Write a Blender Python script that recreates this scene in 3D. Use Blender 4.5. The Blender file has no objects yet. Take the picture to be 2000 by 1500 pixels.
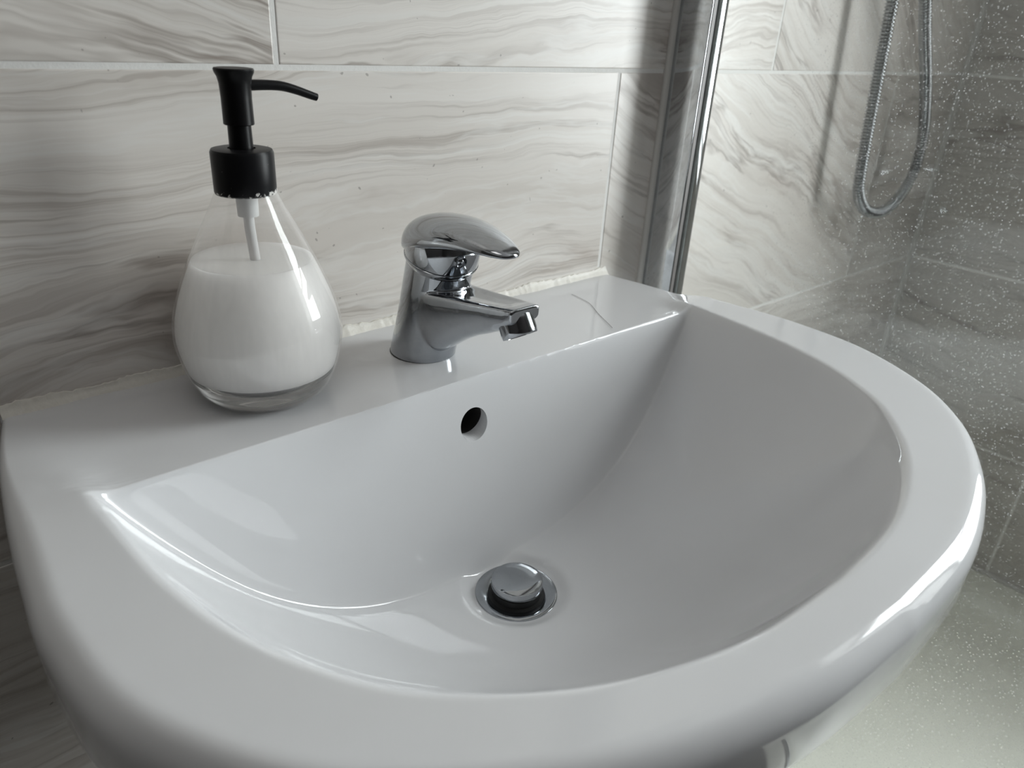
import bpy, bmesh, math, random
from mathutils import Vector, Matrix

random.seed(7)
S = bpy.context.scene
COL = S.collection
PI = math.pi

# ------------------------------------------------------------------ camera, light, exposure
# World: x right along the back wall, y into the back wall (wall face at y=0), z up, basin deck at z=0.
R = ((0.7527, -0.6561, 0.0541), (-0.2518, -0.3629, -0.8972), (0.6083, 0.6617, -0.4383))
cam = bpy.data.cameras.new('camera')
cam.sensor_fit = 'HORIZONTAL'
cam.sensor_width = 36.0
cam.lens = 36.0 * 1442.47 / 2000.0
cam.clip_start = 0.02
co = bpy.data.objects.new('camera', cam)
COL.objects.link(co)
m = Matrix((R[0], [-a for a in R[1]], [-a for a in R[2]])).transposed().to_4x4()
m.translation = (-0.0333, -0.4966, 0.2319)
co.matrix_world = m
S.camera = co
cam.dof.use_dof = True
cam.dof.focus_distance = 0.52
cam.dof.aperture_fstop = 9.0

S.view_settings.view_transform = 'Standard'
S.view_settings.look = 'None'
S.view_settings.gamma = 1.0
S.view_settings.use_curve_mapping = False
S.view_settings.exposure = 0.06

wd = bpy.data.worlds.new('world')
wd.use_nodes = True
wd.node_tree.nodes['Background'].inputs[0].default_value = (0.62, 0.72, 0.85, 1)
wd.node_tree.nodes['Background'].inputs[1].default_value = 1.0
S.world = wd

XR = 1.377                       # right wall face
WY0, WY1, WZ0, WZ1 = -1.20, -0.50, -0.11, 1.26     # window opening in the right wall


def area(name, loc, rot, sx, sy, power, col):
    l = bpy.data.lights.new(name, 'AREA')
    l.shape = 'RECTANGLE'
    l.size = sx
    l.size_y = sy
    l.energy = power
    l.color = col
    o = bpy.data.objects.new(name, l)
    o.location = loc
    o.rotation_euler = rot
    COL.objects.link(o)
    return o


# daylight standing in the window opening
area('window_daylight', (XR + 0.33, (WY0 + WY1) / 2, (WZ0 + WZ1) / 2), (0, PI / 2, 0), WZ1 - WZ0, WY1 - WY0, 49.0, (0.96, 0.975, 1.0)).data.spread = math.radians(160)
# added soft overhead fill light, unseen, no lamp known there
area('overhead_fill', (-0.20, -0.34, 1.44), (0, 0, 0), 0.5, 0.4, 1.0, (1.0, 0.96, 0.92))


# ------------------------------------------------------------------ helpers
def link(o, parent=None):
    COL.objects.link(o)
    if parent is not None:
        o.parent = parent
    return o


def mesh(name, vs, fs, mat=None, parent=None, smooth=True, sharp=38):
    me = bpy.data.meshes.new(name)
    me.from_pydata([tuple(v) for v in vs], [], fs)
    me.validate()
    bm = bmesh.new()
    bm.from_mesh(me)
    bmesh.ops.recalc_face_normals(bm, faces=bm.faces)
    bm.to_mesh(me)
    bm.free()
    if smooth:
        me.polygons.foreach_set('use_smooth', [True] * len(me.polygons))
        me.set_sharp_from_angle(angle=math.radians(sharp))
    if mat:
        for mm in (mat if isinstance(mat, (list, tuple)) else [mat]):
            me.materials.append(mm)
    return link(bpy.data.objects.new(name, me), parent)


def thing(name, label, cat, loc=(0, 0, 0)):
    o = bpy.data.objects.new(name, None)
    o.empty_display_size = 0.02
    o.location = loc
    o['label'] = label
    o['category'] = cat
    return link(o)


def tag(o, label, cat):
    o['label'] = label
    o['category'] = cat
    return o


def struct(o):
    o['kind'] = 'structure'
    return o


def smooth(a, b, x):
    t = max(0.0, min(1.0, (x - a) / (b - a)))
    return t * t * (3 - 2 * t)


def smin(a, b, k):
    h = max(k - abs(a - b), 0.0) / k
    return min(a, b) - h * h * k * 0.25


def smax(a, b, k):
    return -smin(-a, -b, k)


def catmull(pts, n=8):
    out = []
    P = [pts[0]] + list(pts) + [pts[-1]]
    for i in range(1, len(P) - 2):
        p0, p1, p2, p3 = (Vector(P[j]) for j in (i - 1, i, i + 1, i + 2))
        for k in range(n):
            t = k / n
            out.append(0.5 * ((2 * p1) + (p2 - p0) * t + (2 * p0 - 5 * p1 + 4 * p2 - p3) * t * t + (3 * p1 - p0 - 3 * p2 + p3) * t ** 3))
    out.append(Vector(pts[-1]))
    return out


def ring_faces(nr, ns, closed_end=True, closed_start=True, base=0):
    fs = []
    for i in range(nr - 1):
        for j in range(ns):
            k = (j + 1) % ns
            fs.append((base + i * ns + j, base + i * ns + k, base + (i + 1) * ns + k, base + (i + 1) * ns + j))
    if closed_start:
        fs.append(tuple(base + j for j in range(ns)))
    if closed_end:
        fs.append(tuple(base + (nr - 1) * ns + j for j in range(ns)))
    return fs


def lathe_geo(prof, seg=48, M=None, base=0):
    """prof: (r,z) list, capped at both ends"""
    vs = []
    for r, z in prof:
        for j in range(seg):
            a = 2 * PI * j / seg
            v = Vector((r * math.cos(a), r * math.sin(a), z))
            vs.append(M @ v if M is not None else v)
    return vs, ring_faces(len(prof), seg, base=base)


def tube_geo(path, rad, seg=16, flat=1.0, base=0, up=None):
    P = [Vector(p) for p in path]
    n = len(P)
    if not hasattr(rad, '__len__'):
        rad = [rad] * n
    t0 = (P[1] - P[0]).normalized()
    u = Vector(up) if up else (Vector((0, 0, 1)) if abs(t0.z) < 0.8 else Vector((0, 1, 0)))
    u = (u - t0 * u.dot(t0)).normalized()
    vs = []
    for i in range(n):
        t = (P[min(i + 1, n - 1)] - P[max(i - 1, 0)]).normalized()
        u = (u - t * u.dot(t)).normalized()
        w = t.cross(u)
        for j in range(seg):
            a = 2 * PI * j / seg
            vs.append(P[i] + (u * math.cos(a) * flat + w * math.sin(a)) * rad[i])
    return vs, ring_faces(n, seg, base=base)


def box_geo(x0, x1, y0, y1, z0, z1, base=0):
    vs = [(x, y, z) for x in (x0, x1) for y in (y0, y1) for z in (z0, z1)]
    f = [(0, 1, 3, 2), (4, 6, 7, 5), (0, 4, 5, 1), (2, 3, 7, 6), (0, 2, 6, 4), (1, 5, 7, 3)]
    return vs, [tuple(base + i for i in q) for q in f]


def boxes(name, bl, mat, parent=None, bevel=0.0):
    vs, fs = [], []
    for b in bl:
        v, f = box_geo(*b, base=len(vs))
        vs += v
        fs += f
    o = mesh(name, vs, fs, mat, parent, smooth=False)
    if bevel:
        bm = bmesh.new()
        bm.from_mesh(o.data)
        bmesh.ops.bevel(bm, geom=bm.edges[:], offset=bevel, segments=2, affect='EDGES', profile=0.5)
        bm.to_mesh(o.data)
        bm.free()
        o.data.polygons.foreach_set('use_smooth', [True] * len(o.data.polygons))
        o.data.set_sharp_from_angle(angle=math.radians(50))
    return o


def lathe(name, prof, mat, parent=None, seg=48, M=None, sharp=38):
    v, f = lathe_geo(prof, seg, M)
    return mesh(name, v, f, mat, parent, sharp=sharp)


def tube(name, path, rad, mat, parent=None, seg=16, flat=1.0, up=None):
    v, f = tube_geo(path, rad, seg, flat, up=up)
    return mesh(name, v, f, mat, parent)


def apply_mods(o):
    dg = bpy.context.evaluated_depsgraph_get()
    me = bpy.data.meshes.new_from_object(o.evaluated_get(dg))
    o.modifiers.clear()
    old = o.data
    o.data = me
    bpy.data.meshes.remove(old)


# ------------------------------------------------------------------ materials
class NT:
    def __init__(s, name):
        s.m = bpy.data.materials.new(name)
        s.m.use_nodes = True
        s.t = s.m.node_tree
        s.p = s.t.nodes['Principled BSDF']
        s.out = s.t.nodes['Material Output']

    def n(s, kind, **kw):
        nd = s.t.nodes.new('ShaderNode' + kind)
        for k, v in kw.items():
            if k in nd.inputs:
                s.put(nd.inputs[k], v)
            else:
                setattr(nd, k, v)
        return nd

    def put(s, sock, v):
        if isinstance(v, bpy.types.NodeSocket):
            s.t.links.new(v, sock)
        elif isinstance(v, bpy.types.Node):
            s.t.links.new(v.outputs[0], sock)
        else:
            sock.default_value = v

    def math(s, op, a, b=None, c=None, clamp=False):
        nd = s.t.nodes.new('ShaderNodeMath')
        nd.operation = op
        nd.use_clamp = clamp
        for i, v in enumerate((a, b, c)):
            if v is not None:
                s.put(nd.inputs[i], v)
        return nd.outputs[0]

    def mix(s, f, a, b):
        nd = s.t.nodes.new('ShaderNodeMix')
        nd.data_type = 'RGBA'
        s.put(nd.inputs[0], f)
        s.put(nd.inputs[6], a)
        s.put(nd.inputs[7], b)
        return nd.outputs[2]

    def noise(s, vec, scale, detail=4, rough=0.5, dist=0.0):
        nd = s.n('TexNoise', Scale=scale, Detail=detail, Roughness=rough, Distortion=dist)
        s.put(nd.inputs['Vector'], vec)
        return nd.outputs[0]

    def ramp(s, f, lo, hi):
        nd = s.t.nodes.new('ShaderNodeMapRange')
        nd.interpolation_type = 'SMOOTHSTEP'
        s.put(nd.inputs[0], f)
        nd.inputs[1].default_value = lo
        nd.inputs[2].default_value = hi
        return nd.outputs[0]

    def set(s, **kw):
        for k, v in kw.items():
            s.put(s.p.inputs[k.replace('_', ' ')], v)
        return s

    def bump(s, h, strength, dist):
        b = s.n('Bump', Strength=strength, Distance=dist)
        s.put(b.inputs['Height'], h)
        s.t.links.new(b.outputs[0], s.p.inputs['Normal'])


def C(r, g, b):
    """sRGB 0-255 -> linear RGBA"""
    f = lambda c: (c / 255 / 12.92) if c / 255 <= 0.04045 else ((c / 255 + 0.055) / 1.055) ** 2.4
    return (f(r), f(g), f(b), 1)


def plain(name, col, rough=0.5, metal=0.0, **kw):
    t = NT(name)
    t.set(Base_Color=col, Roughness=rough, Metallic=metal, **kw)
    return t.m


def mat_tile():
    t = NT('veined_stone_tile')
    co_ = t.n('TexCoord').outputs['Object']
    seed = t.n('Attribute', attribute_type='OBJECT', attribute_name='seed').outputs['Fac']
    ang = t.n('Attribute', attribute_type='OBJECT', attribute_name='vein_angle').outputs['Fac']
    tone = t.n('Attribute', attribute_type='OBJECT', attribute_name='tone').outputs['Fac']
    rot = t.n('VectorRotate', rotation_type='Y_AXIS')
    t.put(rot.inputs['Vector'], co_)
    t.put(rot.inputs['Angle'], ang)
    sep = t.n('SeparateXYZ', Vector=rot.outputs[0])
    u, v = sep.outputs[0], sep.outputs[2]

    def vec(a, b, c):
        cb = t.n('CombineXYZ')
        t.put(cb.inputs[0], a)
        t.put(cb.inputs[1], b)
        t.put(cb.inputs[2], c)
        return cb.outputs[0]
    ul = t.math('MULTIPLY', u, 1.0)
    # slow folding of the beds
    w1 = t.noise(vec(t.math('MULTIPLY', u, 3.2), t.math('MULTIPLY', v, 6.0), seed), 1.0, 2, 0.5)
    w2 = t.noise(vec(t.math('MULTIPLY', u, 14.0), t.math('MULTIPLY', v, 30.0), seed), 1.0, 3, 0.6)
    vv = t.math('ADD', v, t.math('MULTIPLY', t.math('SUBTRACT', w1, 0.5), 0.10))
    vv = t.math('ADD', vv, t.math('MULTIPLY', t.math('SUBTRACT', w2, 0.5), 0.016))
    # bands
    band = t.noise(vec(t.math('MULTIPLY', u, 0.7), t.math('MULTIPLY', vv, 14.0), seed), 1.0, 3, 0.55)
    fine = t.noise(vec(t.math('MULTIPLY', u, 2.2), t.math('MULTIPLY', vv, 95.0), seed), 1.0, 4, 0.6)
    zone = t.noise(vec(t.math('MULTIPLY', u, 1.6), t.math('MULTIPLY', vv, 8.0), t.math('ADD', seed, 31.7)), 1.0, 2, 0.5)
    zone = t.ramp(zone, 0.36, 0.60)
    base = t.mix(t.ramp(band, 0.35, 0.68), C(210, 204, 197), C(222, 217, 211))
    lines = t.math('MULTIPLY', t.ramp(fine, 0.50, 0.70), zone)
    base = t.mix(t.math('MULTIPLY', lines, 0.48), base, C(146, 135, 126))
    pale = t.math('MULTIPLY', t.ramp(fine, 0.46, 0.34), zone)
    base = t.mix(t.math('MULTIPLY', pale, 0.75), base, C(224, 221, 216))
    hair = t.noise(vec(t.math('MULTIPLY', u, 3.5), t.math('MULTIPLY', vv, 260.0), t.math('ADD', seed, 7.7)), 1.0, 3, 0.6)
    hz = t.ramp(t.noise(vec(t.math('MULTIPLY', u, 1.1), t.math('MULTIPLY', vv, 12.0), t.math('ADD', seed, 71.0)), 1.0, 2, 0.5), 0.40, 0.62)
    base = t.mix(t.math('MULTIPLY', t.math('MULTIPLY', t.ramp(hair, 0.48, 0.66), hz), 0.42), base, C(150, 139, 130))
    base = t.mix(t.math('MULTIPLY', t.math('MULTIPLY', t.ramp(hair, 0.46, 0.32), hz), 0.40), base, C(232, 229, 225))
    # thin meandering veins
    vn = t.noise(vec(t.math('MULTIPLY', u, 1.3), t.math('MULTIPLY', vv, 11.0), t.math('ADD', seed, 11.3)), 1.0, 5, 0.62)
    vein = t.math('SUBTRACT', 1.0, t.math('MULTIPLY', t.math('ABSOLUTE', t.math('SUBTRACT', vn, 0.5)), 42.0), clamp=True)
    vmask = t.ramp(t.noise(vec(t.math('MULTIPLY', u, 4.0), t.math('MULTIPLY', v, 9.0), t.math('ADD', seed, 3.1)), 1.0, 2), 0.42, 0.62)
    base = t.mix(t.math('MULTIPLY', t.math('MULTIPLY', vein, vmask), 0.62), base, C(120, 106, 96))
    vn2 = t.noise(vec(t.math('MULTIPLY', u, 1.8), t.math('MULTIPLY', vv, 17.0), t.math('ADD', seed, 57.9)), 1.0, 5, 0.66)
    vein2 = t.math('SUBTRACT', 1.0, t.math('MULTIPLY', t.math('ABSOLUTE', t.math('SUBTRACT', vn2, 0.52)), 34.0), clamp=True)
    base = t.mix(t.math('MULTIPLY', vein2, 0.42), base, C(226, 224, 220))
    # rusty clouds and dark specks
    cl = t.ramp(t.noise(vec(t.math('MULTIPLY', u, 5.0), t.math('MULTIPLY', vv, 20.0), t.math('ADD', seed, 91.0)), 1.0, 4, 0.65), 0.60, 0.75)
    base = t.mix(t.math('MULTIPLY', cl, 0.42), base, C(152, 134, 124))
    sp = t.ramp(t.noise(vec(t.math('MULTIPLY', u, 160.0), t.math('MULTIPLY', v, 160.0), seed), 1.0, 1), 0.76, 0.80)
    base = t.mix(t.math('MULTIPLY', sp, 0.5), base, C(110, 102, 96))
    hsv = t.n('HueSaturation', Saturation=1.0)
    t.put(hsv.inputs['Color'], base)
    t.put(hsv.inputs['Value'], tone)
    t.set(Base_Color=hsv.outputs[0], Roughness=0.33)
    t.p.inputs['Specular IOR Level'].default_value = 0.42
    t.bump(fine, 0.05, 0.001)
    return t.m


def mat_grout(name, a, b, rough=0.85):
    t = NT(name)
    c = t.n('TexCoord').outputs['Object']
    n = t.noise(c, 260.0, 5, 0.65)
    n2 = t.noise(c, 18.0, 3, 0.6)
    col = t.mix(t.math('ADD', t.math('MULTIPLY', n, 0.5), t.math('MULTIPLY', n2, 0.5)), a, b)
    t.set(Base_Color=col, Roughness=rough)
    t.bump(n, 0.35, 0.001)
    return t.m


def mat_ceramic():
    t = NT('glazed_white_ceramic')
    c = t.n('TexCoord').outputs['Object']
    n = t.noise(c, 9.0, 4, 0.6)
    sm = t.ramp(t.noise(c, 60.0, 5, 0.7), 0.60, 0.74)
    t.set(Base_Color=t.mix(n, C(214, 214, 215), C(221, 222, 224)), Roughness=t.math('ADD', 0.045, t.math('MULTIPLY', sm, 0.05)))
    t.p.inputs['Specular IOR Level'].default_value = 0.55
    return t.m


def mat_chrome(name='chrome', col=C(172, 175, 179), smudge=0.16):
    t = NT(name)
    c = t.n('TexCoord').outputs['Object']
    n = t.noise(c, 70.0, 5, 0.65, 0.4)
    sp = t.ramp(t.noise(c, 420.0, 3, 0.6), 0.62, 0.72)
    f = t.math('ADD', t.ramp(n, 0.45, 0.75), t.math('MULTIPLY', sp, 0.35), clamp=True)
    t.set(Metallic=1.0, Base_Color=t.mix(t.math('MULTIPLY', f, 0.35), col, C(146, 149, 153)),
          Roughness=t.math('ADD', 0.045, t.math('MULTIPLY', f, smudge)))
    return t.m


def thin_glass(name, tint, spots=0.0, haze=0.0, hazecol=(0.8, 0.8, 0.8, 1), streak=False):
    """clear thin pane: Schlick reflection over straight-through transmission, plus dried-on marks"""
    t = NT(name)
    g = t.n('NewGeometry')
    dot = t.n('VectorMath', operation='DOT_PRODUCT')
    t.put(dot.inputs[0], g.outputs['Incoming'])
    t.put(dot.inputs[1], g.outputs['Normal'])
    cs = t.math('ABSOLUTE', dot.outputs['Value'])
    fr = t.math('ADD', 0.04, t.math('MULTIPLY', 0.96, t.math('POWER', t.math('SUBTRACT', 1.0, cs), 5.0)))
    tr = t.n('BsdfTransparent')
    tr.inputs[0].default_value = tint
    gl = t.n('BsdfGlossy', Roughness=0.0)
    gl.inputs['Color'].default_value = (1, 1, 1, 1)
    mx = t.n('MixShader')
    t.put(mx.inputs[0], fr)
    t.t.links.new(tr.outputs[0], mx.inputs[1])
    t.t.links.new(gl.outputs[0], mx.inputs[2])
    c = t.n('TexCoord').outputs['Object']
    fac = None
    if spots:
        def dots(scale, rad, lo, hi, fill=False):
            vo = t.n('TexVoronoi', Scale=scale, Randomness=1.0)
            wv = t.n('VectorMath', operation='ADD')
            t.put(wv.inputs[0], c)
            nz = t.n('TexNoise', Scale=scale * 1.5, Detail=2)
            sc = t.n('VectorMath', operation='SCALE')
            t.put(nz.inputs['Vector'], c)
            t.put(sc.inputs[0], nz.outputs['Color'])
            sc.inputs['Scale'].default_value = 0.22 / scale
            t.put(wv.inputs[1], sc.outputs[0])
            t.put(vo.inputs['Vector'], wv.outputs[0])
            sepc = t.n('SeparateColor')
            t.put(sepc.inputs[0], vo.outputs['Color'])
            pick = t.ramp(sepc.outputs[0], lo, hi)
            r = t.math('MULTIPLY', rad, t.math('ADD', 0.4, sepc.outputs[1]))
            d = t.math('DIVIDE', vo.outputs['Distance'], r)
            ringy = t.math('SUBTRACT', 1.0, t.math('MULTIPLY', t.math('ABSOLUTE', t.math('SUBTRACT', d, 0.7)), 2.4), clamp=True)
            if fill:
                ringy = t.math('SUBTRACT', 1.0, d, clamp=True)
            return t.math('MULTIPLY', ringy, pick)
        a = dots(330.0, 0.16, 0.50, 0.85)
        b = dots(500.0, 0.40, 0.15, 0.6, True)
        big = t.math('ADD', 0.55, t.math('MULTIPLY', 0.45, t.ramp(t.noise(c, 9.0, 4, 0.65), 0.35, 0.62)))
        sm = t.noise(c, 30.0, 5, 0.7)
        sy = t.n('SeparateXYZ')
        t.put(sy.inputs[0], c)
        near = t.ramp(sy.outputs[1], -0.11, -0.24)       # the wetter half of the pane, away from the wall
        fac = t.math('MULTIPLY', t.math('MAXIMUM', a, t.math('MULTIPLY', b, 0.8)), t.math('MULTIPLY', big, spots))
        fac = t.math('MULTIPLY', t.math('ADD', fac, t.math('MULTIPLY', sm, haze)), t.math('ADD', 0.12, t.math('MULTIPLY', near, 0.88)), clamp=True)
    elif haze:
        if streak:
            mp = t.n('Mapping')
            mp.inputs['Scale'].default_value = (1, 1, 0.12)
            t.put(mp.inputs['Vector'], c)
            n = t.noise(mp.outputs[0], 130.0, 5, 0.65)
        else:
            n = t.noise(c, 40.0, 4, 0.6)
        fac = t.math('MULTIPLY', t.math('ADD', 0.45, n), haze, clamp=True)
    res = mx.outputs[0]
    if fac is not None:
        df = t.n('BsdfDiffuse')
        df.inputs[0].default_value = hazecol
        tl = t.n('BsdfTranslucent')
        tl.inputs[0].default_value = hazecol
        ad = t.n('MixShader')
        ad.inputs[0].default_value = 0.4
        t.t.links.new(df.outputs[0], ad.inputs[1])
        t.t.links.new(tl.outputs[0], ad.inputs[2])
        m2 = t.n('MixShader')
        t.put(m2.inputs[0], fac)
        t.t.links.new(res, m2.inputs[1])
        t.t.links.new(ad.outputs[0], m2.inputs[2])
        res = m2.outputs[0]
    t.t.links.new(res, t.out.inputs['Surface'])
    return t.m


M_TILE = mat_tile()
M_GROUT = mat_grout('pale_grout', C(216, 214, 210), C(236, 235, 232))
M_SILICONE = mat_grout('aged_silicone', C(206, 200, 186), C(242, 240, 235), 0.45)
M_SEAL = mat_grout('grey_white_silicone', C(186, 183, 178), C(204, 202, 198), 0.4)
M_CER = mat_ceramic()
M_CHROME = mat_chrome()
M_ALU = mat_chrome('polished_aluminium', C(214, 217, 220), 0.05)
M_HOSE = mat_chrome('hose_chrome', C(158, 160, 161), 0.04)
M_BLACK = plain('matt_black_coating', (0.004, 0.004, 0.0045, 1), 0.36)
M_BLACK.node_tree.nodes['Principled BSDF'].inputs['Specular IOR Level'].default_value = 0.16
M_RUBBER = plain('black_rubber', (0.006, 0.006, 0.006, 1), 0.5)
M_GASKET = plain('grey_gasket', C(120, 116, 114), 0.45)
M_VOID = plain('near_black_lining', (0.012, 0.011, 0.010, 1), 0.9)  # near-black colour of the overflow lining
M_GLASSPANE = thin_glass('shower_glass', (0.955, 0.975, 0.965, 1), spots=0.65, haze=0.015)
M_GREEN = plain('green_glass_edge', (0.012, 0.035, 0.033, 1), 0.12)
M_BOTTLE = thin_glass('bottle_glass', (0.985, 0.978, 0.972, 1), haze=0.15, hazecol=(0.88, 0.88, 0.88, 1), streak=True)
M_TRAY = None
t = NT('off_white_tray_acrylic')
c_ = t.n('TexCoord').outputs['Object']
n_ = t.ramp(t.noise(c_, 230.0, 3, 0.6), 0.60, 0.72)
t.set(Base_Color=t.mix(t.math('MULTIPLY', n_, 0.35), C(240, 241, 230), C(206, 208, 190)), Roughness=0.28)
M_TRAY = t.m
M_PAINT = plain('matt_white_paint', C(186, 185, 183), 0.8)
M_ABSORBER = plain('dark_absorber_taupe', C(52, 49, 47), 0.8)  # very dark so the added lower panels swallow bounce light
t = NT('floor_vinyl')
n_ = t.noise(t.n('TexCoord').outputs['Object'], 6.0, 4, 0.6)
t.set(Base_Color=t.mix(n_, C(46, 42, 39), C(60, 55, 51)), Roughness=0.45)
M_FLOOR = t.m
t = NT('creamy_white_soap')
n_ = t.noise(t.n('TexCoord').outputs['Object'], 14.0, 3, 0.5)
t.set(Base_Color=t.mix(n_, (0.97, 0.91, 0.875, 1), (0.98, 0.925, 0.895, 1)), Roughness=0.35)
t.p.inputs['Subsurface Weight'].default_value = 1.0
t.p.inputs['Subsurface Radius'].default_value = (1.0, 1.0, 1.0)
t.p.inputs['Subsurface Scale'].default_value = 0.07
M_SOAP = t.m
t = NT('thick_clear_glass')
t.set(Base_Color=(0.97, 0.98, 0.98, 1), Roughness=0.0, IOR=1.47, Transmission_Weight=1.0)
M_THICK = t.m
M_PLASTIC = plain('milky_plastic_tube', C(222, 224, 224), 0.4)
t = NT('chipped_black_coating')
c_ = t.n('TexCoord').outputs['Object']
sz = t.n('SeparateXYZ')
t.put(sz.inputs[0], c_)
low = t.ramp(sz.outputs[2], 0.1385, 0.1325)
n_ = t.noise(c_, 420.0, 4, 0.6)
side = t.ramp(sz.outputs[0], 0.002, 0.014)
f_ = t.ramp(t.math('ADD', t.math('MULTIPLY', low, t.math('ADD', 0.16, t.math('MULTIPLY', side, 0.22))), n_), 0.735, 0.76)
t.set(Base_Color=t.mix(f_, (0.006, 0.006, 0.007, 1), C(206, 204, 200)), Roughness=0.36)
t.p.inputs['Specular IOR Level'].default_value = 0.16
M_CHIP = t.m

# ------------------------------------------------------------------ room shell
ZF, ZC = -0.85, 1.50
XL, YF = -1.15, -1.75
TH = 0.008                                     # tile thickness; tile faces lie on y=0 and x=XR
PX, PZ, J = 0.602, 0.302, 0.0036
ZROW = 0.1975
TRAYZ = -0.640

struct(boxes('floor', [(XL - 0.1, XR + 0.1, YF - 0.1, 0.1, ZF - 0.1, ZF)], M_FLOOR))
ceil = struct(boxes('ceiling', [(XL - 0.1, XR + 0.1, YF - 0.1, 0.1, ZC, ZC + 0.1)], M_PAINT))
boxes('fill_housing', [(-0.47, 0.07, -0.56, -0.12, 1.446, ZC + 0.01)], M_PAINT, ceil)  # added box over the unseen fill light
ZD = 1.1                                      # added dark panels below, unseen, cut bounce light; white paint above
wl = struct(boxes('wall_left', [(XL - 0.1, XL, YF - 0.1, 0.1, ZD, ZC)], M_PAINT))
boxes('bounce_absorber', [(XL - 0.1, XL + 0.004, YF - 0.1, 0.0, ZF, ZD)], M_ABSORBER, wl)
wf = struct(boxes('wall_front', [(XL, XR + 0.1, YF - 0.1, YF, ZD, ZC)], M_PAINT))
boxes('bounce_absorber', [(XL, XR, YF - 0.1, YF + 0.004, ZF, ZD)], M_ABSORBER, wf)
GR = 0.0005                                    # grout recess behind the tile face
wall_back = struct(boxes('wall_back', [(XL, XR + 0.1, GR, 0.1, ZF, ZC)], M_GROUT))
xw = XR + GR
wall_right = struct(boxes('wall_right', [(xw, XR + 0.34, YF, WY0, ZF, ZC), (xw, XR + 0.34, WY1, GR, ZF, ZC),
                                         (xw, XR + 0.34, WY0, WY1, ZF, WZ0), (xw, XR + 0.34, WY0, WY1, WZ1, ZC)], M_GROUT))

tile_cache = {}


def tile_mesh(w, h):
    k = (round(w, 4), round(h, 4))
    if k in tile_cache:
        return tile_cache[k]
    b = 0.0007
    vs = []
    for (ix, y) in ((0, TH), (0, b * 0.9), (b * 0.4, b * 0.25), (b * 1.3, 0)):
        vs += [(-w / 2 + ix, y, -h / 2 + ix), (w / 2 - ix, y, -h / 2 + ix), (w / 2 - ix, y, h / 2 - ix), (-w / 2 + ix, y, h / 2 - ix)]
    fs = ring_faces(4, 4)
    me = bpy.data.meshes.new('tile')
    me.from_pydata(vs, [], fs)
    bm = bmesh.new()
    bm.from_mesh(me)
    bmesh.ops.recalc_face_normals(bm, faces=bm.faces)
    bm.to_mesh(me)
    bm.free()
    me.materials.append(M_TILE)
    tile_cache[k] = me
    return me


def put_tile(parent, side, a0, a1, z0, z1, seed, ang, tone):
    if a1 - a0 < 0.006 or z1 - z0 < 0.006:
        return
    o = bpy.data.objects.new('tile', tile_mesh(a1 - a0 - J, z1 - z0 - J))
    ca, cz = (a0 + a1) / 2, (z0 + z1) / 2
    if side == 'back':
        o.location = (ca, 0, cz)
    else:
        o.location = (XR, ca, cz)
        o.rotation_euler = (0, 0, -PI / 2)
    o['seed'] = float(seed)
    o['vein_angle'] = float(ang)
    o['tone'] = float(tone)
    link(o, parent)


SPECIAL = {('back', 0, 0): (4.2, 0.03, 1.0), ('back', 0, 1): (18.37, -0.45, 0.98), ('back', 1, 0): (27.1, 0.05, 1.0),
           ('back', 1, -1): (9.6, -0.25, 0.96), ('back', 1, 1): (33.3, -0.6, 0.97), ('back', 0, 2): (41.5, -0.1, 0.86)}
rows = []
k0 = int((ZF - ZROW) / PZ) - 1
for r in range(k0, 6):                          # row r spans ZROW+(r-1)*PZ .. ZROW+r*PZ ; r=0 is the row above the basin
    z0, z1 = ZROW + (r - 1) * PZ, ZROW + r * PZ
    if z1 <= ZF or z0 >= ZC:
        continue
    rows.append((r, max(z0, ZF), min(z1, ZC)))
for r, z0, z1 in rows:
    off = (0.5364 - PX) if r % 2 == 0 else (0.1976)
    for k in range(-4, 5):
        a0, a1 = off + k * PX, off + (k + 1) * PX
        a0c, a1c = max(a0, XL), min(a1, XR - 0.0035)
        if a1c - a0c < 0.01:
            continue
        rnd = random.Random(r * 100 + k)
        sp = SPECIAL.get(('back', r, k))
        seed, ang, tone = sp if sp else (rnd.uniform(0, 60), rnd.uniform(-0.12, 0.08), rnd.uniform(0.93, 1.0))
        put_tile(wall_back, 'back', a0c, a1c, z0, z1, seed, ang, tone)
    offb = -0.293 if r % 2 == 0 else -0.594
    for k in range(-4, 3):
        a0, a1 = offb + k * PX, offb + (k + 1) * PX
        a0c, a1c = max(a0, YF), min(a1, -0.0035)
        if a1c - a0c < 0.01:
            continue
        rnd = random.Random(r * 100 + k + 5000)
        seed, ang, tone = rnd.uniform(0, 60), rnd.uniform(-0.1, 0.1), rnd.uniform(0.70, 0.78)  # darker than the back wall's tiles: this wall's shade put into their tone
        # cut round the window opening
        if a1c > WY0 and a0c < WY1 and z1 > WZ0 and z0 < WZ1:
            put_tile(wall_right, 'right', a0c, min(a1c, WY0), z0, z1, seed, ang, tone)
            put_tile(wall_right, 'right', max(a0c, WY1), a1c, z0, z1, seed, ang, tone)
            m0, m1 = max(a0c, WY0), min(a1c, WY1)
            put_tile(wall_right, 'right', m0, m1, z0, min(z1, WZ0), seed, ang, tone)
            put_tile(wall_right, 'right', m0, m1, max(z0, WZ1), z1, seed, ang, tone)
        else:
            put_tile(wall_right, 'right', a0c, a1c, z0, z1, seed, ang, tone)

# corner joint of the shower and the joint above the tray
v, f = tube_geo([(XR - 0.0005, -0.0005, TRAYZ), (XR - 0.0005, -0.0005, ZC)], 0.0068, 12)
struct(mesh('trim_1', v, f, M_SEAL))
v, f = tube_geo([(XR - 0.001, YF + 0.8, TRAYZ + 0.002), (XR - 0.001, -0.002, TRAYZ + 0.002), ], 0.006, 10)
struct(mesh('trim_2', v, f, M_SEAL))

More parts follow.
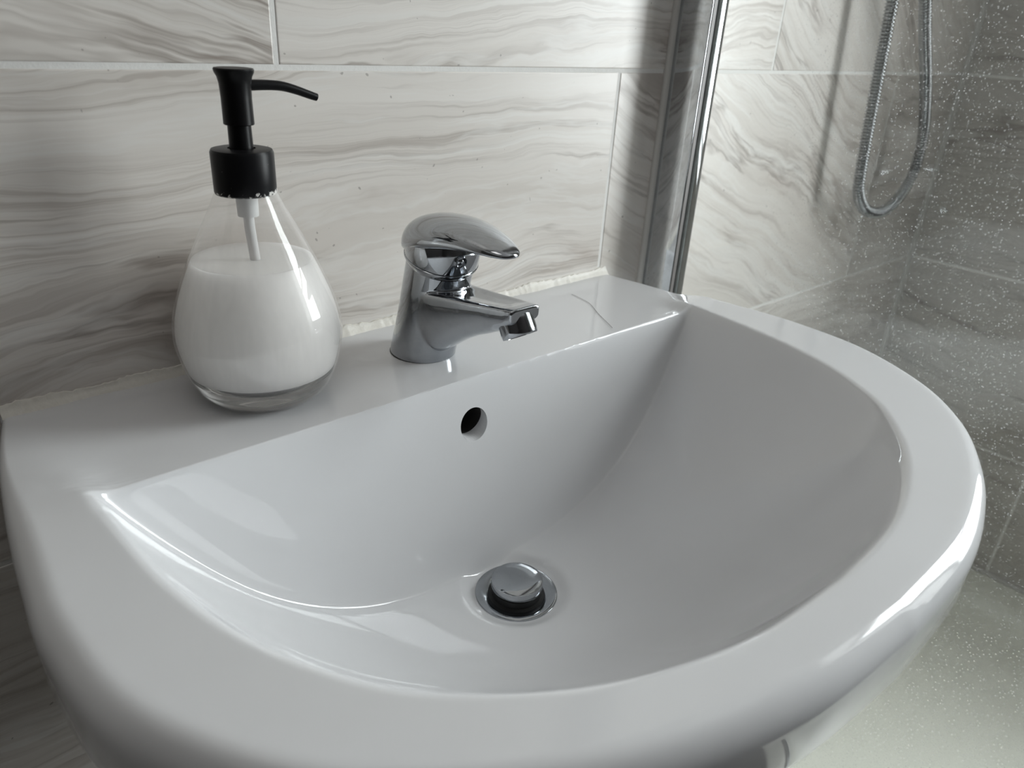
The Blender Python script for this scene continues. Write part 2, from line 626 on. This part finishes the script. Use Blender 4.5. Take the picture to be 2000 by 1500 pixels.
# window in the right wall
fw = 0.045
win = struct(boxes('window_1', [(XR + 0.27, XR + 0.31, WY0, WY0 + fw, WZ0, WZ1), (XR + 0.27, XR + 0.31, WY1 - fw, WY1, WZ0, WZ1),
                                (XR + 0.27, XR + 0.31, WY0 + fw, WY1 - fw, WZ0, WZ0 + fw), (XR + 0.27, XR + 0.31, WY0 + fw, WY1 - fw, WZ1 - fw, WZ1)], M_PAINT))
boxes('window_mullion', [(XR + 0.272, XR + 0.308, WY0 + fw, WY1 - fw, 0.60, 0.635)], M_PAINT, win)

rv = 0.006
boxes('window_reveal', [(XR - 0.002, XR + 0.27, WY0, WY0 + rv, WZ0, WZ1), (XR - 0.002, XR + 0.27, WY1 - rv, WY1, WZ0, WZ1),
                        (XR - 0.012, XR + 0.27, WY0, WY1, WZ0, WZ0 + rv), (XR - 0.002, XR + 0.27, WY0, WY1, WZ1 - rv, WZ1)], M_PAINT, win)

# ------------------------------------------------------------------ wash basin
BX = 0.2735
CX, CY = BX - 0.004, -0.186
inner_front = [(.2492, -.1310), (.2478, -.160), (.2425, -.212), (.231, -.260), (.214, -.297), (.190, -.330), (.150, -.361), (.110, -.380), (.06, -.3935), (0.0, -.3975)]
outer_half = [(.2735, -.004), (.284, -.055), (.2960, -.115), (.3065, -.170), (.3095, -.215), (.3020, -.275), (.2720, -.335), (.2330, -.375), (.1900, -.401), (.1430, -.420), (.083, -.4335), (0.006, -.4365)]
half_i = catmull(inner_front, 10)
full_i = [Vector((0.2505 * math.cos(a), -.131 + 0.13 * math.sin(a))) for a in [PI / 2 * (1 - k / 40) for k in range(40)]] + half_i
outer_left = [(.2735, -.004), (.2835, -.055), (.2910, -.115), (.2950, -.170), (.2960, -.215), (.2870, -.275), (.2545, -.335), (.2130, -.373), (.1700, -.399), (.1220, -.417), (.062, -.4310), (-0.006, -.4365)]


def outline(h):
    return [Vector((0.2735 * k / 30, 0.0)) for k in range(30)] + [Vector((.2725, 0)), Vector((.2733, -.001))] + catmull(h, 10)



def closed(h, g=None):
    r = [Vector((BX + p[0], p[1])) for p in h]
    l = [Vector((BX - p[0], p[1])) for p in reversed((g or h)[1:-1])]
    return r + l


POLY_B, POLY_O = closed(full_i), closed(outline(outer_half), outline(outer_left))


def polar_table(poly):
    c = Vector((CX, CY))
    return [(p - c) for p in poly]


TB, TO = polar_table(POLY_B), polar_table(POLY_O)


def hit_r(tab, a):
    d = Vector((math.cos(a), math.sin(a)))
    best = 0
    n = len(tab)
    for i in range(n):
        p, q = tab[i], tab[(i + 1) % n]
        e = q - p
        den = d.x * e.y - d.y * e.x
        if abs(den) < 1e-12:
            continue
        s = (p.x * e.y - p.y * e.x) / den
        w = (p.x * d.y - p.y * d.x) / den
        if s > 0 and -1e-6 <= w <= 1 + 1e-6:
            best = max(best, s)
    return best


DEPTH = 0.1505


def z_field(x, y, rb, r):
    s = r / rb
    zb = -DEPTH * (1 - s ** 2.75)
    rho = math.hypot(x - CX, y - CY)
    zb -= 0.0045 * (1 - smooth(0.030, 0.043, rho))
    zp = (y + 0.1225) * 5.6
    z = smax(zb, zp, 0.026 + 0.010 * smooth(0.06, 0.19, abs(x - BX)))
    dx = abs(x - BX)
    zt = 0.006 * (smooth(0.082, 0.124, -y) if x > BX else smooth(0.030, 0.150, -y)) * max(smooth(0.240, 0.258, dx), smooth(0.128, 0.150, -y))
    return smin(z, zt, 0.007), zt


angs = [2 * PI * k / 420 for k in range(420)]
for base in (math.atan2(0 - CY, 0.2735), math.atan2(-0.1225 - CY, 0.2495)):
    for sg in (base, PI - base):
        angs += [sg + math.radians(d) for d in (-1.2, -0.9, -0.6, -0.4, -0.2, -0.1, -0.04, 0.04, 0.1, 0.2, 0.4, 0.6, 0.9, 1.2)]
angs = sorted(a % (2 * PI) for a in angs)
NA = len(angs)
cols = []
for a in angs:
    ca, sa = math.cos(a), math.sin(a)
    rb, ro = hit_r(TB, a), hit_r(TO, a)
    # radius where the bowl meets the top surface
    re = rb
    if sa > 0:
        re = min(rb, (-0.1225 - CY) / sa)
    xo, yo = CX + ro * ca, CY + ro * sa
    rr = 0.0015 + (0.0030 + 0.0085 * smooth(0.03, 0.16, -yo)) * smooth(0.0005, 0.004, -yo)
    r0 = 0.020
    rad = [r0 + (0.88 * re - r0) * k / 54 for k in range(54)]
    span0, span1 = 0.88 * re, min(re + 0.022, ro - rr - 0.001)
    rad += [span0 + (span1 - span0) * k / 26 for k in range(26)]
    rad += [span1 + (ro - rr - span1) * k / 8 for k in range(9)]
    col = []
    for r in rad:
        x, y = CX + r * ca, CY + r * sa
        z, zt = z_field(x, y, rb, r)
        col.append((x, y, z))
    ztop = col[-1][2]
    for k in range(1, 9):
        ph = PI / 2 * k / 8
        r = ro - rr + rr * math.sin(ph)
        col.append((CX + r * ca, min(0.0, CY + r * sa), ztop - 1.25 * rr * (1 - math.cos(ph))))
    zc = col[-1][2]
    for zz, k in ((-.034, .999), (-.046, .990), (-.060, .972), (-.076, .946), (-.092, .914), (-.108, .878), (-.124, .834), (-.140, .780), (-.154, .715), (-.168, .635), (-.180, .55), (-.188, .47), (-.192, .40)):
        col.append((BX + (xo - BX) * k, yo * k, zz))
    cols.append(col)
NR = len(cols[0])
vs = [cols[j][i] for i in range(NR) for j in range(NA)]
fs = ring_faces(NR, NA, closed_end=True, closed_start=True)
basin = thing('wash_basin', 'white ceramic D-shaped wash basin with a wide rounded rim, hung on the tiled wall', 'basin', (BX, 0, 0))
inv = Matrix.Translation((-BX, 0, 0))
shell = mesh('ceramic_body', [Vector(v) + Vector((-BX, 0, 0)) for v in vs], fs, M_CER, basin, smooth=False)
# overflow hole, cut through the back of the bowl
OVX, OVZ = -0.004, -0.0275
Mx = Matrix.Translation((OVX, -0.075, OVZ)) @ Matrix.Rotation(PI / 2 + math.radians(8), 4, 'X')
v, f = lathe_geo([(0.0124, 0.0), (0.0124, 0.09)], 40, Mx)
cut = mesh('cutter', v, f, None, None, smooth=False)
cut.location = basin.location
bpy.context.view_layer.update()
md = shell.modifiers.new('hole', 'BOOLEAN')
md.operation = 'DIFFERENCE'
md.solver = 'EXACT'
md.object = cut
apply_mods(shell)
bpy.data.objects.remove(cut)
shell.data.polygons.foreach_set('use_smooth', [True] * len(shell.data.polygons))
shell.data.set_sharp_from_angle(angle=math.radians(42))
# dark lining further inside the overflow
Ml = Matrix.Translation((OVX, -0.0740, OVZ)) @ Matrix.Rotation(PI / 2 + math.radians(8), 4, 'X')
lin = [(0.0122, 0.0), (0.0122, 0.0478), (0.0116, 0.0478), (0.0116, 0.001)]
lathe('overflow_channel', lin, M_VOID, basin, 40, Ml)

# pop-up waste
DZ = -0.1575
waste = thing('basin_waste', 'round chrome pop-up waste in the bottom of the basin bowl', 'drain', (CX, CY, DZ))
lathe('flange', [(0.0005, -0.002), (0.0262, -0.002), (0.0300, 0.0015), (0.0312, 0.0032), (0.0308, 0.0042), (0.0296, 0.0046), (0.0255, 0.0041), (0.0225, 0.0035), (0.0212, 0.0029), (0.0206, 0.0012), (0.0005, 0.0010)], M_CHROME, waste, 64)
lathe('plug_seal', [(0.001, 0.0010), (0.0214, 0.0012), (0.0214, 0.0031), (0.0186, 0.0034), (0.0184, 0.0085), (0.0176, 0.0090), (0.0176, 0.0100), (0.001, 0.0102)], M_RUBBER, waste, 56)  # rubber seal, brim widened over the flange step to paint its dark reflection
lathe('plug_cap', [(0.001, 0.0100), (0.0186, 0.0100), (0.0193, 0.0106), (0.0193, 0.0152), (0.0189, 0.0160), (0.0180, 0.0164), (0.0120, 0.0168), (0.0060, 0.0170), (0.0005, 0.0170)], M_CHROME, waste, 64)

# silicone along the back of the basin
random.seed(11)
path, rads = [], []
NP = 230
vs = []
for i in range(NP + 1):
    x = 0.001 + 0.545 * i / NP
    r = 0.0059 + random.uniform(-0.0005, 0.0005) + 0.0010 * math.sin(i * 0.21) * math.sin(i * 0.077)
    top = r * (1.06 + random.uniform(-0.10, 0.10))
    prof = [(0.0005, -0.001), (-r * 0.98, -0.0008), (-r * 0.80, 0.0009), (-r * 0.52, r * 0.42), (-r * 0.28, r * 0.74), (-0.0012, top), (0.0005, top + 0.0003)]
    for (yy, zz) in prof:
        vs.append((x, yy + random.uniform(-0.0002, 0.0002), zz))
bead = mesh('sealant_bead', vs, ring_faces(NP + 1, 7), M_SILICONE, None, sharp=60)
tag(bead, 'crumbling off-white silicone sealant bead along the wall behind the basin', 'sealant')

# a stray hair on the deck
hp = [(0.4654, -0.0316, 0.0004), (0.4611, -0.0579, 0.0006), (0.4477, -0.0828, 0.0004), (0.4370, -0.1043, 0.0006), (0.4326, -0.1134, 0.0004)]
hair = tube('stray_hair', catmull(hp, 6), 0.00016, plain('dark_hair', (0.10, 0.085, 0.075, 1), 0.6), None, 6)
tag(hair, 'single fine dark hair curving across the basin deck right of the tap', 'hair')

# ------------------------------------------------------------------ tap
TX, TY = 0.2705, -0.0615
tap = thing('mixer_tap', 'chrome single-lever mixer tap standing on the basin deck', 'tap', (TX, TY, 0))
LEAN = 0.285
vs, fs = [], []
# leaning body
rings = []
for k in range(25):
    t_ = k / 24
    z = 0.0810 * t_
    r = 0.0252 - 0.0014 * smooth(0, 0.5, t_) + 0.0006 * t_
    cy = -LEAN * z
    tilt = -math.radians(15.5) * t_
    rings.append([(r * math.cos(a), cy + r * math.sin(a) * math.cos(tilt), z + r * math.sin(a) * math.sin(-tilt)) for a in [2 * PI * j / 48 for j in range(48)]])
for rg in rings:
    vs += rg
fs += ring_faces(25, 48)
# spout, flat-topped, rising forwards (y is relative to the tap base)
sec = [(-0.006, .0218, .003, .0560), (-0.015, .0222, .0035, .0575), (-0.022, .0220, .0060, .0588), (-0.029, .0214, .0105, .0598), (-0.037, .0205, .0160, .0608), (-0.046, .0194, .0225, .0620), (-0.057, .0182, .0298, .0634), (-0.070, .0168, .0370, .0650),
       (-0.084, .0155, .0435, .0670), (-0.097, .0143, .0500, .0688), (-0.107, .0132, .0560, .0702), (-0.1125, .0124, .0600, .0708), (-0.1135, .0120, .0612, .0704)]
b0 = len(vs)
NSEC = 64
for (y, w, zb, zt) in sec:
    cz, h = zt, zt - zb
    for j in range(NSEC):
        a = 2 * PI * j / NSEC
        cx_, sz_ = math.cos(a), math.sin(a)
        n_up, n_dn = 0.16, 0.86
        if sz_ >= 0:
            px = w * math.copysign(abs(cx_) ** 0.35, cx_)
            pz = cz - 0.0042 + 0.0042 * abs(sz_) ** 0.45 - 0.0021 * max(0.0, 1 - (px / w / 0.80) ** 2) * smooth(0.030, 0.050, -y) * (1 - smooth(0.092, 0.108, -y))
        else:
            e_ = 0.85 - 0.42 * smooth(0.085, 0.110, -y)
            px = w * math.copysign(abs(cx_) ** e_, cx_)
            pz = cz - 0.0042 - (h - 0.0042) * abs(sz_) ** (e_ + 0.1)
        vs.append((px, y, pz))
fs += ring_faces(len(sec), NSEC, base=b0)
body = mesh('tap_body', vs, fs, M_CHROME, tap)
rm = body.modifiers.new('remesh', 'REMESH')
rm.mode = 'VOXEL'
rm.voxel_size = 0.00065
sm = body.modifiers.new('smooth', 'SMOOTH')
sm.factor = 0.5
sm.iterations = 14
apply_mods(body)
# flatten the foot so that it stands on the deck
for vtx in body.data.vertices:
    if vtx.co.z < 0.0012:
        vtx.co.z = 0.0003
body.data.polygons.foreach_set('use_smooth', [True] * len(body.data.polygons))
body.data.set_sharp_from_angle(angle=math.radians(60))
lathe('foot_gasket', [(0.001, 0.0), (0.0250, 0.0), (0.0254, 0.0006), (0.0250, 0.0013), (0.001, 0.0013)], M_RUBBER, tap, 56)

# cartridge cap on the leaning neck
ML = Matrix.Translation((0, -LEAN * 0.0770, 0.0770)) @ Matrix.Rotation(math.radians(15.5), 4, 'X')
lathe('neck_ring', [(0.001, -0.003), (0.0236, -0.003), (0.0256, 0.0005), (0.0266, 0.0022), (0.0268, 0.0034), (0.0260, 0.0040), (0.001, 0.0040)], M_CHROME, tap, 64, ML)
lathe('cartridge_cap', [(0.001, 0.0038), (0.0262, 0.0038), (0.0266, 0.0046), (0.0264, 0.0120), (0.0258, 0.0185), (0.0235, 0.0235), (0.0180, 0.0260), (0.001, 0.0265)], M_CHROME, tap, 64, ML)

# lever
lev = [(0.0085, .0015, .0925, .0865), (0.0075, .0060, .0965, .0835), (0.0040, .0130, .1005, .0812), (-0.0015, .0195, .1048, .0808), (-0.0090, .0242, .1083, .0822), (-0.0180, .0268, .1108, .0848), (-0.0280, .0275, .1122, .0880),
       (-0.0390, .0266, .1130, .0912), (-0.0500, .0243, .1130, .0938), (-0.0610, .0216, .1120, .0957), (-0.0720, .0186, .1102, .0968), (-0.0820, .0155, .1078, .0974), (-0.0900, .0122, .1053, .0977), (-0.0955, .0085, .1032, .0980), (-0.0985, .0045, .1017, .0985), (-0.0993, .0012, .1006, .0993)]
lv = catmull([Vector(p) for p in lev] if False else [Vector((a, b, c_)) for a, b, c_, d in lev], 4)
lz = catmull([Vector((a, d, 0)) for a, b, c_, d in lev], 4)
vs = []
NL = 44
for p, q in zip(lv, lz):
    y, w, zt, zb = p[0], max(p[1], 0.0004), p[2], q[1]
    cz = zb + 0.32 * (zt - zb)
    for j in range(NL):
        a = 2 * PI * j / NL
        s_, c2 = math.sin(a), math.cos(a)
        hh = (zt - cz) if s_ > 0 else (cz - zb)
        px = w * math.copysign(abs(c2) ** (0.92 if s_ > 0 else 0.8), c2)
        vs.append((px, y, cz + hh * math.copysign(abs(s_) ** (0.95 if s_ > 0 else 0.8), s_)))
lever = mesh('lever', vs, ring_faces(len(lv), NL), M_CHROME, tap, sharp=70)
# index button under the lever
MB = ML @ Matrix.Rotation(math.radians(-100 + 0), 4, 'Z') @ Matrix.Translation((0.0262, 0, 0.0150)) @ Matrix.Rotation(PI / 2, 4, 'Y')
btn = lathe('index_button', [(0.0002, -0.002), (0.0046, -0.002), (0.0048, 0.0004), (0.0042, 0.0012), (0.0034, 0.0012), (0.0031, 0.0003), (0.0026, 0.0002), (0.0018, 0.0010), (0.0002, 0.0013)], M_CHROME, tap, 32, MB)
# aerator
MA = Matrix.Translation((0, -0.1035, 0.0605)) @ Matrix.Rotation(math.radians(-31), 4, 'X')
lathe('aerator', [(0.001, 0.003), (0.0120, 0.003), (0.0122, -0.0090), (0.0118, -0.0122), (0.0114, -0.0126), (0.0098, -0.0126), (0.0096, -0.0110), (0.001, -0.0110)], M_CHROME, tap, 48, MA)

# ------------------------------------------------------------------ soap dispenser
SX, SY = 0.1455, -0.0560
soap = thing('soap_dispenser', 'pear-shaped clear glass soap bottle with black pump, half full of milky soap', 'soap dispenser', (SX, SY, 0))
outer = [(.0362, .0008), (.0398, .0040), (.0432, .0085), (.0478, .0190), (.0508, .0300), (.0525, .0400), (.0524, .0480), (.0505, .0590), (.0460, .0725), (.0402, .0865), (.0310, .1060), (.0240, .1195), (.0185, .1310), (.0168, .1345)]
pf = [(p[0], p[1]) for p in catmull([Vector((a, b, 0)) for a, b in outer], 5)]
lathe('glass_bottle', [(0.0010, 0.0006)] + [(0.0330, 0.0004)] + pf + [(0.001, .1345)], M_BOTTLE, soap, 72, sharp=50)


def rad_at(z):
    for (r0, z0), (r1, z1) in zip(pf, pf[1:]):
        if z0 <= z <= z1:
            return r0 + (r1 - r0) * (z - z0) / max(1e-9, z1 - z0)
    return pf[-1][0]


lq = [(0.001, 0.0150), (0.0180, 0.0152), (0.0300, 0.0160), (0.0385, 0.0176)]
for k in range(24):
    z = 0.0200 + (0.0915 - 0.0200) * k / 23
    lq.append((rad_at(z) - 0.0016, z))
lq += [(rad_at(0.0915) - 0.0022, 0.0910), (0.030, 0.0902), (0.001, 0.0902)]
lathe('liquid_soap', lq, M_SOAP, soap, 72, sharp=60)
bs = [(0.001, 0.0014), (0.0320, 0.0014)] + [(rad_at(z) - 0.0010, z) for z in (0.0020, 0.004, 0.007, 0.010, 0.013, 0.0165)] + [(0.0390, 0.0172), (0.0300, 0.0155), (0.0180, 0.0147), (0.001, 0.0145)]
lathe('glass_base', bs, M_THICK, soap, 72)
tube('dip_tube', [(0.0, 0.001, 0.134), (0.0005, 0.001, 0.11), (0.002, 0.0, 0.085), (0.003, 0.0, 0.06)], 0.0032, M_PLASTIC, soap, 14)
lathe('pump_neck', [(0.001, 0.1180), (0.0062, 0.1180), (0.0066, 0.1340), (0.001, 0.1342)], M_PLASTIC, soap, 28)
lathe('pump_collar', [(0.001, 0.1318), (0.0176, 0.1318), (0.0180, 0.1330), (0.0180, 0.1555), (0.0172, 0.1572), (0.0150, 0.1577), (0.0080, 0.1578), (0.0078, 0.1568), (0.001, 0.1568)], M_CHIP, soap, 64)
lathe('pump_stem', [(0.001, 0.1565), (0.0068, 0.1565), (0.0066, 0.1740), (0.001, 0.1740)], M_BLACK, soap, 40)
head = lathe('pump_head', [(0.001, 0.1722), (0.0076, 0.1722), (0.0082, 0.1708), (0.0086, 0.1712), (0.0085, 0.1850), (0.0088, 0.1930), (0.0096, 0.1965), (0.0108, 0.1988), (0.0111, 0.2002), (0.0107, 0.2010), (0.0092, 0.2012), (0.001, 0.2010)], M_BLACK, soap, 56)
npth = catmull([(0.004, 0, 0.1918), (0.016, 0, 0.1920), (0.027, 0, 0.1914), (0.036, 0, 0.1893), (0.0455, 0, 0.1862), (0.0500, 0, 0.1848)], 6)
nn = len(npth)
tube('nozzle', npth, [0.0031 - 0.0009 * i / (nn - 1) for i in range(nn)], M_BLACK, head, 18, up=(0, 0, 1))

# ------------------------------------------------------------------ shower enclosure
GX0, GX1 = 0.6140, 0.6200
YG = -0.86
screen = thing('shower_screen', 'clear shower glass screen in a polished metal wall channel right of the basin', 'shower screen', (GX0, 0, TRAYZ))
zt_ = 1.26
o_ = (-GX0, 0, -TRAYZ)


def rel(b):
    return (b[0] + o_[0], b[1] + o_[0], b[2], b[3], b[4] + o_[2], b[5] + o_[2])


pane = boxes('glass_pane', [rel((GX0, GX1, YG, -0.012, TRAYZ + 0.004, zt_))], [M_GLASSPANE, M_GREEN], screen)
for p in pane.data.polygons:
    if abs(p.normal.x) < 0.5:
        p.material_index = 1
chan = boxes('wall_channel', [rel((0.6070, 0.6088, -0.0415, -0.0003, TRAYZ, zt_)), rel((0.6202, 0.6310, -0.0425, -0.0003, TRAYZ, zt_)), rel((0.6088, 0.6202, -0.0110, -0.0003, TRAYZ, zt_))], M_ALU, screen, bevel=0.0006)
boxes('channel_gasket', [rel((0.6090, 0.6139, -0.0420, -0.012, TRAYZ + 0.004, zt_))], M_GASKET, screen)
v, f = tube_geo([(0.6055 - GX0, -0.0012, 0.0), (0.6055 - GX0, -0.0012, zt_ - TRAYZ)], 0.0042, 12)
mesh('channel_sealant', v, f, M_SEAL, screen)

# tray
x0, x1, y0, y1 = 0.560, XR - 0.0015, -0.95, -0.0015
rw = 0.062
z0, z1 = ZF, TRAYZ
rim = [(x0, y0, x1, y1, z0), (x0, y0, x1, y1, z1 - 0.008), (x0 + 0.003, y0 + 0.003, x1, y1, z1 - 0.002), (x0 + 0.009, y0 + 0.009, x1, y1, z1)]
ins = [(rw, z1), (rw + 0.006, z1 - 0.002), (rw + 0.014, z1 - 0.016), (rw + 0.03, z1 - 0.024), (rw + 0.08, z1 - 0.027)]
ringsT = []
for (a, b, c_, d, z) in rim:
    ringsT.append([(a, b, z), (c_, b, z), (c_, d, z), (a, d, z)])
for i_, z in ins:
    ringsT.append([(x0 + i_, y0 + i_, z), (x1 - i_, y0 + i_, z), (x1 - i_, y1 - i_, z), (x0 + i_, y1 - i_, z)])
vs = [p for rg in ringsT for p in rg]
tray = mesh('shower_tray', vs, ring_faces(len(ringsT), 4), M_TRAY, None, sharp=55)
tag(tray, 'off-white raised shower tray on the floor behind the glass screen', 'shower tray')

# hose
hose = thing('shower_hose', 'ribbed chrome shower hose hanging in a long loop by the tiled shower wall', 'shower hose', (1.0, -0.045, 0.02))
hl = [(.930, .56), (.950, .42), (.9705, .283), (.9865, .165), (.9985, .085), (1.0090, .048), (1.0390, .0235), (1.0780, .0135), (1.1140, .0160), (1.1420, .0300), (1.1630, .0520), (1.1690, .0850), (1.1560, .130), (1.1130, .1950), (1.0720, .2450), (1.0400, .2890), (1.0020, .350), (.985, .43), (.985, .56)]
hl = [Vector((a - 1.0, 0.0, b - 0.02)) for a, b in hl]
hp = catmull(hl, 16)
for i, p in enumerate(hp):
    p.y = 0.012 * (0.5 - i / len(hp)) if True else 0
# resample evenly, with ribs
L = [0.0]
for a, b in zip(hp, hp[1:]):
    L.append(L[-1] + (b - a).length)
step = 0.00080
pts, rd = [], []
k = 0
n = int(L[-1] / step)
for i in range(n + 1):
    s = min(i * step, L[-1] - 1e-6)
    while L[k + 1] < s:
        k += 1
    w = (s - L[k]) / (L[k + 1] - L[k])
    pts.append(hp[k].lerp(hp[k + 1], w))
    rd.append((0.0077, 0.0081, 0.0077, 0.0067, 0.0060)[i % 5])
v, f = tube_geo(pts, rd, 14, up=(0, 1, 0))
mesh('hose_tube', v, f, M_HOSE, hose, sharp=80)
for e in (pts[0], pts[-1]):
    lathe('hose_nut', [(0.001, 0.0), (0.0085, 0.0), (0.0105, 0.004), (0.0110, 0.026), (0.001, 0.027)], M_CHROME, hose, 20, Matrix.Translation(e + Vector((0, 0, -0.008))))

# shower valve above the frame that carries both hose ends
valve = thing('shower_valve', 'chrome horizontal shower valve on the wall above the hose', 'shower valve', (0.9575, 0, 0.60))
lathe('valve_bar', [(0.001, -0.15), (0.020, -0.15), (0.023, -0.145), (0.023, -0.10), (0.020, -0.095), (0.020, 0.095), (0.023, 0.10), (0.023, 0.145), (0.020, 0.15), (0.001, 0.15)], M_CHROME, valve, 36,
      Matrix.Translation((0, -0.045, 0)) @ Matrix.Rotation(PI / 2, 4, 'Y'))
for sx in (-0.075, 0.075):
    lathe('wall_flange', [(0.001, 0), (0.03, 0), (0.031, 0.004), (0.014, 0.010), (0.013, 0.040), (0.001, 0.041)], M_CHROME, valve, 32, Matrix.Translation((sx, 0, 0)) @ Matrix.Rotation(PI / 2, 4, 'X'))
